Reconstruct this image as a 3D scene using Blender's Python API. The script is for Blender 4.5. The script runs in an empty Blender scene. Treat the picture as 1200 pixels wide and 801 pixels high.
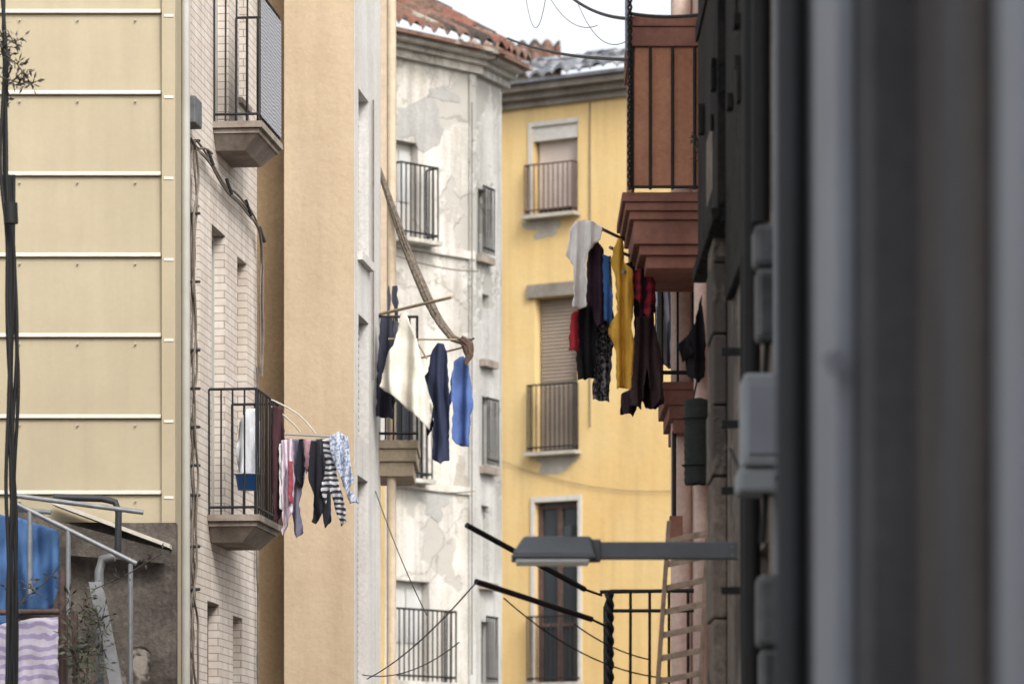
import bpy, math, random
from mathutils import Vector, noise
from mathutils.geometry import delaunay_2d_cdt
F=4500.0; CZ=1.6; KG=.66
scene=bpy.context.scene
COL=scene.collection
R=random.Random(7)
def lin(c):
    c/=255.0
    return c/12.92 if c<=.04045 else ((c+.055)/1.055)**2.4
def C(r,g,b,k=1.0,ds=.12):
    r,g,b=lin(r),lin(g),lin(b); l=.3*r+.55*g+.15*b
    return tuple(min(.8,(x*(1-ds)+l*ds)*k*KG) for x in (r,g,b))+(1,)
def W(u,v,d): return Vector(((u-600)/F*d,d,CZ+(1000-v)/F*d))
def Z(v,d): return CZ+(1000-v)/F*d
# ---------------- materials
def newmat(name):
    m=bpy.data.materials.new(name); m.use_nodes=True
    nt=m.node_tree; b=nt.nodes['Principled BSDF']
    return m,nt,b
def N(nt,t,**kw):
    n=nt.nodes.new(t)
    for k,v in kw.items(): setattr(n,k,v)
    return n
def noise_n(nt,vec,scale,detail=6,rough=.6):
    n=N(nt,'ShaderNodeTexNoise'); n.inputs['Scale'].default_value=scale; n.inputs['Detail'].default_value=min(detail,5); n.inputs['Roughness'].default_value=rough
    if vec is not None: nt.links.new(vec,n.inputs['Vector'])
    return n.outputs['Fac']
def mapping(nt,vec,sc,loc=(0,0,0)):
    m=N(nt,'ShaderNodeMapping'); m.inputs['Scale'].default_value=sc; m.inputs['Location'].default_value=loc
    nt.links.new(vec,m.inputs['Vector']); return m.outputs['Vector']
def ramp(nt,fac,a,b,ca=(0,0,0,1),cb=(1,1,1,1)):
    r=N(nt,'ShaderNodeValToRGB'); r.color_ramp.elements[0].position=a; r.color_ramp.elements[1].position=b
    r.color_ramp.elements[0].color=ca; r.color_ramp.elements[1].color=cb
    nt.links.new(fac,r.inputs['Fac']); return r.outputs['Color']
def mix(nt,fac,a,b,mode='MIX'):
    m=N(nt,'ShaderNodeMix',data_type='RGBA',blend_type=mode)
    if isinstance(fac,(int,float)): m.inputs[0].default_value=fac
    else: nt.links.new(fac,m.inputs[0])
    for i,x in ((6,a),(7,b)):
        if isinstance(x,tuple): m.inputs[i].default_value=x
        else: nt.links.new(x,m.inputs[i])
    return m.outputs[2]
def bump(nt,b,h,strength,dist=.02):
    n=N(nt,'ShaderNodeBump'); n.inputs['Strength'].default_value=strength; n.inputs['Distance'].default_value=dist
    nt.links.new(h,n.inputs['Height']); nt.links.new(n.outputs['Normal'],b.inputs['Normal'])
def obj_co(nt): return N(nt,'ShaderNodeTexCoord').outputs['Object']
def stucco(name,c1,c2,c3=None,scale=.7,streak=.25,thr=.6,bmp=.35,cracks=False,loc=(0,0,0),fine=.12,rough=.92):
    m,nt,b=newmat(name); co=mapping(nt,obj_co(nt),(1,1,1),loc)
    big=ramp(nt,noise_n(nt,co,scale,9,.65),.36,.66)
    c=mix(nt,big,c1,c2)
    st=ramp(nt,noise_n(nt,mapping(nt,co,(5,5,.35)),1.0,5,.6),.42,.72)
    sm=N(nt,'ShaderNodeMath',operation='MULTIPLY'); nt.links.new(st,sm.inputs[0]); sm.inputs[1].default_value=streak
    c=mix(nt,sm.outputs[0],c,(.30,.27,.24,1),'MULTIPLY')
    f=noise_n(nt,co,28,6,.7)
    fr=ramp(nt,f,.3,.7,(1-fine*2,1-fine*2,1-fine*2,1),(1,1,1,1))
    c=mix(nt,1.0,c,fr,'MULTIPLY')
    h=noise_n(nt,co,9,8,.7)
    if c3:
        p=ramp(nt,noise_n(nt,mapping(nt,co,(1,1,.8),(3.1,1.7,8.2)),.9,10,.62),thr,thr+.025)
        c=mix(nt,p,c,c3)
        s=N(nt,'ShaderNodeMath',operation='SUBTRACT'); nt.links.new(h,s.inputs[0]); nt.links.new(p,s.inputs[1]); h=s.outputs[0]
    if cracks:
        v=N(nt,'ShaderNodeTexVoronoi',feature='DISTANCE_TO_EDGE'); v.inputs['Scale'].default_value=.55
        nn=N(nt,'ShaderNodeTexNoise'); nn.inputs['Scale'].default_value=1.6; nn.inputs['Detail'].default_value=6; nt.links.new(co,nn.inputs['Vector'])
        a=N(nt,'ShaderNodeVectorMath',operation='ADD'); nt.links.new(co,a.inputs[0]); nt.links.new(nn.outputs['Color'],a.inputs[1])
        nt.links.new(a.outputs[0],v.inputs['Vector'])
        k=ramp(nt,v.outputs['Distance'],.004,.012,(.42,.4,.36,1),(1,1,1,1))
        c=mix(nt,.45,c,k,'MULTIPLY')
    nt.links.new(c,b.inputs['Base Color']); b.inputs['Roughness'].default_value=rough
    b.inputs['Specular IOR Level'].default_value=.2
    bump(nt,b,h,bmp)
    return m
def plain(name,c,rough=.6,metal=0,var=.25,scale=12,bmp=.1,spec=.4):
    m,nt,b=newmat(name); co=obj_co(nt)
    n=ramp(nt,noise_n(nt,co,scale,6,.65),.3,.7,(1-var*1.6,1-var*1.6,1-var*1.7,1),(1,1,1,1))
    nt.links.new(mix(nt,1.0,c,n,'MULTIPLY'),b.inputs['Base Color'])
    b.inputs['Roughness'].default_value=rough; b.inputs['Metallic'].default_value=metal; b.inputs['Specular IOR Level'].default_value=spec
    bump(nt,b,noise_n(nt,co,scale*4,4,.6),bmp,.01)
    return m
def fabric(name,c,c2=None,axis=None,period=.05,duty=.5,check=False,spots=False):
    m,nt,b=newmat(name); co=obj_co(nt)
    base=c
    if axis is not None:
        def band(ax):
            s=N(nt,'ShaderNodeSeparateXYZ'); nt.links.new(co,s.inputs[0])
            a=N(nt,'ShaderNodeMath',operation='DIVIDE'); nt.links.new(s.outputs[ax],a.inputs[0]); a.inputs[1].default_value=period
            nz=N(nt,'ShaderNodeMath',operation='ADD'); nt.links.new(a.outputs[0],nz.inputs[0])
            q=N(nt,'ShaderNodeMath',operation='MULTIPLY'); nt.links.new(noise_n(nt,co,6,2,.5),q.inputs[0]); q.inputs[1].default_value=1.5
            nt.links.new(q.outputs[0],nz.inputs[1])
            f=N(nt,'ShaderNodeMath',operation='FRACT'); nt.links.new(nz.outputs[0],f.inputs[0])
            g=N(nt,'ShaderNodeMath',operation='GREATER_THAN'); nt.links.new(f.outputs[0],g.inputs[0]); g.inputs[1].default_value=duty
            return g.outputs[0]
        base=mix(nt,band(axis),c,c2)
        if check: base=mix(nt,band(2),base,mix(nt,.5,base,c2))
    elif spots:
        v=ramp(nt,noise_n(nt,co,45,3,.5),.5,.54)
        base=mix(nt,v,c,c2)
    n=ramp(nt,noise_n(nt,co,20,5,.6),.3,.7,(.84,.84,.84,1),(1,1,1,1))
    nt.links.new(mix(nt,1.0,base,n,'MULTIPLY'),b.inputs['Base Color'])
    b.inputs['Roughness'].default_value=.95; b.inputs['Specular IOR Level'].default_value=.1
    bump(nt,b,noise_n(nt,mapping(nt,co,(1,1,.35)),34,4,.55),.4,.012)
    return m
def brickmat(name):
    m,nt,b=newmat(name); uv=N(nt,'ShaderNodeTexCoord').outputs['UV']; co=obj_co(nt)
    t=N(nt,'ShaderNodeTexBrick'); t.inputs['Scale'].default_value=1; t.inputs['Brick Width'].default_value=.27; t.inputs['Row Height'].default_value=.062
    t.inputs['Mortar Size'].default_value=.0048; t.inputs['Mortar Smooth'].default_value=.3; t.inputs['Bias'].default_value=-.2
    t.inputs['Color1'].default_value=C(236,226,214,1.08); t.inputs['Color2'].default_value=C(224,210,196,1.08); t.inputs['Mortar'].default_value=C(176,164,152)
    nt.links.new(uv,t.inputs['Vector'])
    st=ramp(nt,noise_n(nt,mapping(nt,co,(4,4,.5)),1.2,7,.65),.4,.75,(1,1,1,1),(.76,.71,.66,1))
    c=mix(nt,1.0,t.outputs['Color'],st,'MULTIPLY')
    c=mix(nt,1.0,c,ramp(nt,noise_n(nt,co,14,5,.7),.3,.7,(.84,.82,.8,1),(1,1,1,1)),'MULTIPLY')
    nt.links.new(c,b.inputs['Base Color']); b.inputs['Roughness'].default_value=.9
    inv=N(nt,'ShaderNodeMath',operation='SUBTRACT'); inv.inputs[0].default_value=1; nt.links.new(t.outputs['Fac'],inv.inputs[1])
    bump(nt,b,inv.outputs[0],.3,.006)
    return m

# ---------------- mesh helpers
def group(name):
    e=bpy.data.objects.new(name,None); COL.objects.link(e); e.empty_display_size=.2; return e
def link(o,parent):
    COL.objects.link(o)
    if parent is not None: o.parent=parent
    return o
class FR:
    def __init__(s,x,y,dx,dy,side=1):
        s.o=Vector((x,y)); s.T=Vector((dx,dy)).normalized(); s.N=Vector((s.T.y,-s.T.x))*side
    def p(s,t,n,z):
        q=s.o+s.T*t+s.N*n; return Vector((q.x,q.y,z))
    def t(s,u):
        k=(u-600)/F
        return (k*s.o.y-s.o.x)/(s.T.x-k*s.T.y)
    def d(s,u): return s.o.y+s.T.y*s.t(u)
    def z(s,u,v): return Z(v,s.d(u))
class M:
    def __init__(s): s.v=[];s.f=[];s.m=[];s.uv=[]
    def quad(s,pts,mi=0,uv=None):
        i=len(s.v); s.v+= [tuple(p) for p in pts]; s.f.append(tuple(range(i,i+len(pts)))); s.m.append(mi)
        s.uv+= uv if uv else [(p[0]+p[1],p[2]) for p in pts]
    def hexa(s,P,mi=0):
        for q in ((0,1,2,3),(7,6,5,4),(0,4,5,1),(1,5,6,2),(2,6,7,3),(3,7,4,0)): s.quad([P[k] for k in q],mi)
    def box(s,fr,t0,t1,n0,n1,z0,z1,mi=0):
        s.hexa([fr.p(t0,n1,z0),fr.p(t1,n1,z0),fr.p(t1,n1,z1),fr.p(t0,n1,z1),fr.p(t0,n0,z0),fr.p(t1,n0,z0),fr.p(t1,n0,z1),fr.p(t0,n0,z1)],mi)
    def build(s,name,mats,parent=None,bevel=0,smooth=False,weld=True):
        me=bpy.data.meshes.new(name); me.from_pydata(s.v,[],s.f)
        ul=me.uv_layers.new(name='UVMap')
        for i,x in enumerate(s.uv): ul.data[i].uv=x
        for m in (mats if isinstance(mats,(list,tuple)) else [mats]): me.materials.append(m)
        for p,mi in zip(me.polygons,s.m): p.material_index=mi; p.use_smooth=smooth
        if weld:
            import bmesh
            bm=bmesh.new(); bm.from_mesh(me); bmesh.ops.remove_doubles(bm,verts=bm.verts,dist=1e-5)
            if bevel: bmesh.ops.recalc_face_normals(bm,faces=bm.faces)
            bm.to_mesh(me); bm.free()
        o=bpy.data.objects.new(name,me); link(o,parent)
        if bevel:
            b=o.modifiers.new('b','BEVEL'); b.width=bevel; b.segments=2; b.limit_method='ANGLE'
        return o
def box(name,fr,t0,t1,n0,n1,z0,z1,mat,parent=None,bevel=0):
    m=M(); m.box(fr,min(t0,t1),max(t0,t1),min(n0,n1),max(n0,n1),min(z0,z1),max(z0,z1)); return m.build(name,mat,parent,bevel)
def wall(name,fr,t0,t1,z0,z1,ops,mat,parent,rev=.18,back=.35):
    m=M()
    ts=sorted(set([t0,t1]+[o[0] for o in ops]+[o[1] for o in ops])); zs=sorted(set([z0,z1]+[o[2] for o in ops]+[o[3] for o in ops]))
    for a,b in zip(ts,ts[1:]):
        for c,d in zip(zs,zs[1:]):
            tm=(a+b)/2; zm=(c+d)/2
            if any(o[0]<tm<o[1] and o[2]<zm<o[3] for o in ops): continue
            m.quad([fr.p(a,0,c),fr.p(b,0,c),fr.p(b,0,d),fr.p(a,0,d)],0,[(a,c),(b,c),(b,d),(a,d)])
    for (a,b,c,d) in [o[:4] for o in ops]:
        for (p,q) in (((a,c),(b,c)),((b,c),(b,d)),((b,d),(a,d)),((a,d),(a,c))):
            vert=abs(p[0]-q[0])<1e-6
            uv=[(p[0],p[1]),(q[0],q[1])]+([(q[0]+rev,q[1]),(p[0]+rev,p[1])] if vert else [(q[0],q[1]+rev),(p[0],p[1]+rev)])
            m.quad([fr.p(p[0],0,p[1]),fr.p(q[0],0,q[1]),fr.p(q[0],-rev,q[1]),fr.p(p[0],-rev,p[1])],0,uv)
    for (p,q) in (((t0,z0),(t0,z1)),((t1,z0),(t1,z1)),((t0,z1),(t1,z1))):
        m.quad([fr.p(p[0],0,p[1]),fr.p(q[0],0,q[1]),fr.p(q[0],-back,q[1]),fr.p(p[0],-back,p[1])],0)
    m.quad([fr.p(t0,-back,z0),fr.p(t1,-back,z0),fr.p(t1,-back,z1),fr.p(t0,-back,z1)],0)
    return m.build(name,mat,parent,weld=False)
def tubes(name,lines,r,mat,parent=None,res=2,smooth=False):
    cu=bpy.data.curves.new(name,'CURVE'); cu.dimensions='3D'; cu.bevel_depth=r; cu.bevel_resolution=res; cu.use_fill_caps=True
    for L in lines:
        if smooth:
            s=cu.splines.new('NURBS'); s.points.add(len(L)-1); s.order_u=3; s.use_endpoint_u=True; s.resolution_u=6
        else:
            s=cu.splines.new('POLY'); s.points.add(len(L)-1)
        for p,q in zip(s.points,L): p.co=(q[0],q[1],q[2],1)
    cu.materials.append(mat)
    o=bpy.data.objects.new(name,cu); return link(o,parent)
def railing(name,pts,z0,z1,sp,r,mat,parent,rr=None,mid=False):
    L=[];rl=[]
    for a,b in zip(pts,pts[1:]):
        a=Vector(a);b=Vector(b); n=max(1,round((b-a).length/sp))
        for i in range(n+1):
            q=a.lerp(b,i/n); j=R.uniform(-.004,.004); L.append([(q.x,q.y,z0),(q.x+j,q.y,z1)])
        rl.append([(a.x,a.y,z1),(b.x,b.y,z1)]); rl.append([(a.x,a.y,z0+.06),(b.x,b.y,z0+.06)])
        if mid: rl.append([(a.x,a.y,z1-.12),(b.x,b.y,z1-.12)])
    tubes(name+'_bars',L,r,mat,parent); tubes(name+'_rails',rl,rr or r*1.7,mat,parent)
def inside(p,poly):
    x,y=p; c=False; n=len(poly)
    for i in range(n):
        x1,y1=poly[i]; x2,y2=poly[(i+1)%n]
        if (y1>y)!=(y2>y) and x<(x2-x1)*(y-y1)/(y2-y1)+x1: c=not c
    return c
def cloth(name,poly,d,mat,amp=.03,k=.35,seed=0,yaw=0,step=2.2,parent=None,top=.3,crumple=.3,lean=0):
    k*=1.2
    vs=[];n=len(poly)
    for i in range(n):
        a=Vector(poly[i]);b=Vector(poly[(i+1)%n]); m=max(1,int((b-a).length/step))
        for j in range(m):
            q=a.lerp(b,j/m); w=noise.noise(Vector((q.x*.12,q.y*.12,seed+3)))*1.6
            vs.append(Vector((q.x+w,q.y+w*.6)))
    nb=len(vs); edges=[(i,(i+1)%nb) for i in range(nb)]
    x0=min(p[0] for p in poly);x1=max(p[0] for p in poly);y0=min(p[1] for p in poly);y1=max(p[1] for p in poly)
    bl=[(p.x,p.y) for p in vs[:nb]]
    y=y0+step/2;row=0
    while y<y1:
        x=x0+(step/2 if row%2 else 0)
        while x<x1:
            if inside((x,y),bl) and min((Vector((x,y))-q).length for q in vs[:nb])>step*.5: vs.append(Vector((x,y)))
            x+=step
        y+=step*1.2;row+=1
    r=delaunay_2d_cdt(vs,edges,[list(range(nb))],1,1e-4)
    ov,of=r[0],r[2]
    V=[];uc=(x0+x1)/2
    for p in ov:
        f=(p.y-y0)/max(1,y1-y0); ph=seed*1.7
        nn=noise.noise(Vector((p.x*.04,p.y*.012,seed)))
        s=math.sin(p.x*k+ph+2.6*nn+f*2.2*math.sin(seed))+.4*math.sin(p.x*k*1.9+ph*2+1.2*nn+f*1.5)
        c=noise.noise(Vector((p.x*.07,p.y*.03,seed+9)))
        y=d+amp*(top+(1-top)*f)*s*.85+amp*crumple*1.8*c+(p.x-uc)/F*d*math.tan(yaw)+lean*f
        q=W(p.x,p.y,d)
        V.append((q.x,y,q.z))
    me=bpy.data.meshes.new(name); me.from_pydata(V,[],[tuple(f) for f in of]); me.materials.append(mat)
    for p in me.polygons: p.use_smooth=True
    o=bpy.data.objects.new(name,me); link(o,parent)
    so=o.modifiers.new('s','SOLIDIFY'); so.thickness=.003
    return o
def slats(name,fr,t0,t1,n,z0,z1,pitch,mat,parent,dp=.012):
    m=M(); z=z0
    while z<z1-1e-4:
        zt=min(z1,z+pitch)
        m.quad([fr.p(t0,n+dp,z),fr.p(t1,n+dp,z),fr.p(t1,n,zt),fr.p(t0,n,zt)])
        m.quad([fr.p(t0,n,z),fr.p(t1,n,z),fr.p(t1,n+dp,z),fr.p(t0,n+dp,z)])
        z=zt
    return m.build(name,mat,parent,weld=False)
def tileroof(name,fr,t0,t1,n0,z0,depth,rise,mat,parent,pitch=.22,amp=.05,seed=1):
    m=M(); rows=max(1,int(depth/.38)); nt_=int((t1-t0)/pitch*8)
    rr=random.Random(seed); jit=[[rr.uniform(-.03,.03) for _ in range(int((t1-t0)/pitch)+2)] for _ in range(rows+1)]
    mi=[[rr.choice((0,0,1,2)) for _ in range(int((t1-t0)/pitch)+2)] for _ in range(rows+1)]
    def P(i,f,row):
        t=t0+(t1-t0)*i/nt_; ph=(t-t0)/pitch
        j=jit[row][int(ph)]
        h=amp*(abs(math.sin(math.pi*ph))*1.6-.5)
        return fr.p(t,n0-depth*f+ j,z0+rise*f+h+j*.6)
    for r in range(rows):
        f0=r/rows;f1=(r+1)/rows
        for i in range(nt_):
            a=P(i,f0,r);b=P(i+1,f0,r);c=P(i+1,f1+.03,r);e=P(i,f1+.03,r)
            up=Vector((0,0,.03)); k=mi[r][int((t1-t0)*i/nt_/pitch)]
            m.quad([a+up,b+up,c,e],k); m.quad([a-up*.6,b-up*.6,b+up,a+up],k)
    m.box(fr,t0,t1,n0-depth,n0-.03,z0-.10,z0-.05)
    return m.build(name,mat,parent,weld=False)
def catenary(a,b,sag,n=14):
    a=Vector(a);b=Vector(b)
    return [a.lerp(b,i/n)-Vector((0,0,sag*4*(i/n)*(1-i/n))) for i in range(n+1)]

# ---------------- material set
m_clad=stucco('painted_cladding',C(200,184,149,1,.16),C(191,175,140,1,.16),streak=.14,bmp=.05,fine=.03,rough=.6)
m_seam=plain('seam_metal',C(236,229,212,1.1),.5,0,.1)
m_greytrim=plain('grey_trim',C(196,194,184),.5,0,.12,scale=3)
m_brick=brickmat('pale_brick')
m_beige=stucco('beige_render',C(212,188,154),C(200,175,140),streak=.18,bmp=.5,fine=.06)
m_ochre=stucco('ochre_render',C(206,172,128),C(188,154,112),streak=.2,bmp=.4)
m_cream=stucco('cream_render',C(232,230,226,1.1),C(214,210,202,1.1),streak=.25)
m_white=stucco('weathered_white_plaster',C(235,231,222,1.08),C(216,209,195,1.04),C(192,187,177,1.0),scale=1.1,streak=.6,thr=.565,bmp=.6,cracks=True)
m_white_shade=stucco('weathered_white_plaster_shaded',C(220,220,216,1.04),C(196,194,186,1.04),C(174,172,164),scale=1.1,streak=.5,thr=.57,bmp=.7)  # darker, cooler copy of the weathered plaster; side-face shading put into its colour
m_yellow=stucco('yellow_render',C(244,212,148,1.04,.06),C(239,200,130,1.04,.06),C(226,208,174),scale=.5,streak=.2,thr=.67,bmp=.35,fine=.05)
m_patch=stucco('plaster_patch',C(214,206,190),C(192,184,168),scale=2,bmp=.5)
m_stonec=stucco('cornice_stone',C(176,167,156),C(148,140,128),scale=2,streak=.4)
m_tileA=stucco('clay_tiles',C(168,128,108),C(124,98,86),C(168,160,146),scale=3,streak=.2,thr=.58,fine=.25)
m_tileB=stucco('clay_tiles_red',C(176,116,94),C(140,94,78),scale=4,streak=.2,fine=.25)
m_tileC=stucco('clay_tiles_dark',C(112,96,88),C(84,76,70),scale=4,streak=.2,fine=.25)
m_tile=[m_tileA,m_tileB,m_tileC]
m_g1=stucco('grey_tiles',C(156,160,168),C(118,120,126),C(186,188,190),scale=3,streak=.2,thr=.6,fine=.25)
m_g2=stucco('grey_tiles_light',C(180,184,192),C(150,154,160),scale=3,fine=.2)
m_g3=stucco('grey_tiles_dark',C(116,118,124),C(92,92,98),scale=3,fine=.2)
m_tile2=[m_g1,m_g2,m_g3]
m_terra=stucco('terracotta_paint',C(180,126,108,1.1,.1),C(150,104,90,1.1,.1),scale=2.5,streak=.35,bmp=.3,fine=.1)
m_terrap=stucco('terracotta_panel',C(218,156,122,1.2,.08),C(194,132,102,1.2,.08),scale=3,streak=.5,bmp=.3,fine=.14)
m_pink=stucco('pink_render',C(240,210,194,1.4),C(224,190,174,1.4),scale=1.5,streak=.3)
m_rubble=stucco('dirty_concrete',C(128,118,108),C(90,82,76),C(156,146,134),scale=3,streak=.5,thr=.58,bmp=1.0,fine=.25)
m_rough=stucco('rough_grey_wall',C(186,168,152),C(144,130,118),C(100,92,86),scale=4,streak=.5,thr=.58,bmp=1.0,fine=.25)
m_gall=stucco('rough_dark_timber',C(72,68,64),C(46,44,42),C(30,28,28),scale=4,streak=.5,thr=.5,bmp=1,fine=.3)  # rough near-black mottled tone for the gallery and its fixings
m_near=stucco('near_grey_render',C(108,107,112),C(88,87,92),scale=1.5,streak=.3)
m_near2=stucco('near_brown_render',C(112,105,101),C(94,88,86),scale=1.5,streak=.3)
m_nearl=plain('near_pale_metal',C(160,166,180),.6,0,.15,scale=2)
m_neard=plain('near_dark_metal',C(54,57,63),.6,0,.2,scale=2)
m_iron=plain('black_iron',C(40,40,44),.55,.2,.3)
m_black=plain('black_rubber',C(28,28,30),.7,0,.3)
m_cable=plain('grey_cable',C(140,126,112),.8,0,.3)
m_slab=stucco('slab_concrete',C(194,180,166),C(158,144,132),scale=3,streak=.45,fine=.15)
m_slabb=stucco('slab_beige',C(206,188,160),C(184,164,138),scale=3,streak=.4)
m_glass=plain('window_glass',C(56,62,68),.12,0,.2,scale=1,bmp=0,spec=.6)
m_dark=plain('dark_interior',C(34,32,32),.9,0,.2)
m_frame=plain('white_frame',C(222,218,210),.6,0,.12)
m_shut=plain('taupe_shutter',C(166,148,130),.7,0,.12,scale=4)
m_shutp=plain('pink_blind',C(224,206,194),.7,0,.1,scale=4)
m_shutb=plain('brown_shutter',C(130,104,90),.7,0,.2,scale=4)
m_shutw=plain('pale_shutter',C(214,214,212),.7,0,.15,scale=4)
m_screen=fabric('screen_mesh',C(190,192,198),C(150,152,158),axis=2,period=.03)
m_galv=plain('galvanised_steel',C(160,162,166),.45,.3,.2)
m_lamp=plain('lamp_grey_paint',C(112,117,124),.5,.1,.15,scale=6,bmp=.03)
m_lens=plain('lamp_lens',C(235,237,235,1.4),.3,0,.05)
m_wood=plain('ladder_wood',C(196,164,138,1.1,.2),.8,0,.35)
m_bamboo=plain('bamboo',C(186,164,130),.7,0,.3)
m_pipey=plain('ochre_pipe',C(224,200,168),.6,0,.15)
m_box=plain('meter_box_plastic',C(172,178,185),.6,0,.15,scale=5)
m_box2=plain('old_meter_metal',C(112,115,120),.6,0,.35,scale=9)
m_ground=stucco('paving_ground',C(150,146,140),C(124,120,114),scale=2,bmp=.5)
m_leaf=plain('olive_leaf',(.075,.09,.055,1),.6,0,.35,scale=9)
m_leafd=plain('dry_leaf',(.07,.065,.06,1),.7,0,.35,scale=9)
m_twig=plain('twig_bark',(.07,.055,.045,1),.9)
m_rust=plain('rusty_post',C(110,84,76),.8,0,.35)
m_flash=plain('flashing',C(222,214,198),.6,0,.15)
m_bluep=plain('blue_plastic',C(40,120,210,1.3),.4,0,.1)
m_mat=plain('green_mat',C(52,60,56),.9,0,.3,scale=30)
m_wpatch=stucco('grey_cement_repair',C(200,198,192),C(182,180,174),scale=2,bmp=.5)

# ---------------- ground
g=M(); g.quad([(-300,-100,0),(300,-100,0),(300,600,0),(-300,600,0)]); g.build('ground',m_ground)
g=M(); g.quad([(-2.2,-12,.004),(.75,-12,.004),(.9,70,.004),(-2.0,70,.004)])
g.build('street_paving',stucco('street_stone',C(140,136,130),C(110,108,104),scale=5,bmp=.7))

# ================= LEFT: metal clad house
clad=group('metal_clad_house')
fc=FR(0,29,1,0,1); X=lambda u,d:(u-600)/F*d
seams=[-176,-81,14,109,204,299,393,488,577]
xr=X(190,29); xl=X(-420,29)
m=M()
zs=[Z(v,29) for v in seams]+[Z(640,29)]
for a,b in zip(zs,zs[1:]):
    m.quad([fc.p(xl,0.022,b),fc.p(xr,.022,b),fc.p(xr,0,a-.02),fc.p(xl,0,a-.02)])
    m.quad([fc.p(xl,0,b),fc.p(xr,0,b),fc.p(xr,.022,b),fc.p(xl,.022,b)])
m.build('cladding_panels',m_clad,clad,weld=False)
m=M()
for a in zs[:-1]: m.box(fc,xl,xr-.005,.0,.030,a-.015,a+.015)
m.build('panel_seams',m_seam,clad,bevel=.006)
box('gable_core',fc,xl,X(206,29),-1.2,-.02,0,Z(-180,29),m_clad,clad)
box('corner_trim',fc,xr+.002,X(206,29),-.01,.05,Z(640,29),Z(-180,29),m_clad,clad)
m=M()
for a in zs[:-1]: m.box(fc,X(193,29),X(204,29),.05,.056,a-.05,a-.03)
m.build('trim_rivets',m_seam,clad)
m=M()
for a in zs[:-1]:
    for k in range(9):
        x=xl+ (xr-xl)*(k+.5)/9+.02; m.box(fc,x-.006,x+.006,.01,.026,a-.07,a-.058)
m.build('panel_screws',m_greytrim,clad)
wb=group('masonry_wall')
fb=FR(0,28.9,1,0,1)
m=M(); nx=40;nz=30; x0_=X(-60,28.9);x1_=X(207,28.9)
def bz(x,v): return fb.p(x,.05*noise.noise(Vector((x*3,v*.02,1)))+.02,Z(v,28.9))
for i in range(nx):
    for j in range(nz):
        xa=x0_+(x1_-x0_)*i/nx; xb=x0_+(x1_-x0_)*(i+1)/nx; va=1250-(1250-612)*j/nz; vb=1250-(1250-612)*(j+1)/nz
        m.quad([bz(xa,va),bz(xb,va),bz(xb,vb),bz(xa,vb)])
m.build('rough_face',m_rubble,wb,smooth=True)
box('wall_core',fb,x0_,x1_,-.09,-.04,0,Z(613,28.9),m_rubble,wb)
fl=M(); a=W(60,585,28.7);b=W(199,637,28.7)
fl.hexa([a+Vector((0,0,-.03)),b+Vector((0,0,-.03)),b,a,a+Vector((0,.25,-.03)),b+Vector((0,.25,-.03)),b+Vector((0,.25,0)),a+Vector((0,.25,0))])
fl.build('sloped_flashing',m_flash,wb)
fl=M(); a=W(20,597,28.72);b=W(199,645,28.72);c=W(20,645,28.72)
fl.quad([c,W(199,660,28.72),b,a]); fl.build('parapet_face',m_rubble,wb)

# ================= brick apartment building
br=group('brick_apartment_building')
fL=FR(X(213,29.5),29.5,.104,1,1)
T=fL.t
def zz(u,v): return fL.z(u,v)
tend=T(301)
ops=[(T(248),T(264),4.30,Z(262,fL.d(248))),(T(278),T(289),4.75,Z(300,fL.d(278))),
     (T(250),T(268),7.47,9.6),(T(280),T(290),7.9,9.6),
     (T(243),T(257),.9,Z(703,fL.d(243))),(T(273),T(284),.9,Z(720,fL.d(272))),
     (T(230),T(234),5.2,zz(230,238))]
wall('brick_facade',fL,0,tend,0,10.2,ops,m_brick,br,rev=.14,back=.5)
m=M()
for o in ops: m.box(fL,o[0]-.01,o[1]+.01,-.3,-.14,o[2],o[3])
m.build('window_backs',plain('curtained_glass',C(78,80,86),.3,0,.25,scale=2),br)
for i,o in enumerate(ops):
    w=o[1]-o[0]; e=.03
    m=M(); m.box(fL,o[0],o[0]+e,-.139,-.09,o[2],o[3]); m.box(fL,o[1]-e,o[1],-.139,-.09,o[2],o[3]); m.box(fL,o[0]+e,o[1]-e,-.139,-.092,o[3]-.05,o[3]); m.box(fL,o[0]+e,o[1]-e,-.139,-.092,o[2],o[2]+.05)
    m.build('window_frame_%d'%i,m_greytrim if i!=4 else m_shutb,br)
    if i in (1,5):
        slats('shutter_%d'%i,fL,o[0]+e,o[1]-e,-.12,o[2]+(o[3]-o[2])*.5,o[3]-.05,.05,m_shut,br)
    if w>.2: box('sill_%d'%i,fL,o[0]-.04,o[1]+.04,-.02,.035,o[2]-.05,o[2]-.003,m_slab,br)
tubes('corner_gutter',[[fL.p(.0,.03,.3),fL.p(.0,.03,10.2)]],.035,m_greytrim,br)
box('junction_box',fL,T(214),T(222),.0,.1,zz(218,148),zz(218,116),m_box2,br,bevel=.01)
cab=group('wall_cables')
def wl(u,v,n=.03):
    t=T(u); q=fL.p(t,n,0); return Vector((q.x,q.y,Z(v,q.y)))
L=[]
for k in range(4):
    L.append([wl(221+R.uniform(-4,4),v,.02+.012*k) for v in range(165,1040,28)])
for k in range(3):
    pts=[(224,168),(236,182),(246,200),(258,216),(270,228),(281,240),(290,252),(297,266),(300,300),(298,340),(299,390),(297,430)]
    L.append([wl(u+R.uniform(-1,1),v+k*5+R.uniform(-3,3),.05+.01*k) for u,v in pts])
L.append([wl(u,v,.06) for u,v in [(214,160),(222,176),(232,172),(240,180)]])
tubes('cable_runs',L,.009,m_cable,cab,smooth=True)
tubes('cable_clips',[[wl(214,v,.03),wl(226,v,.05)] for v in (165,250,330,410,455,500,545,580,640,690)],.012,m_black,cab)
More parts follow.
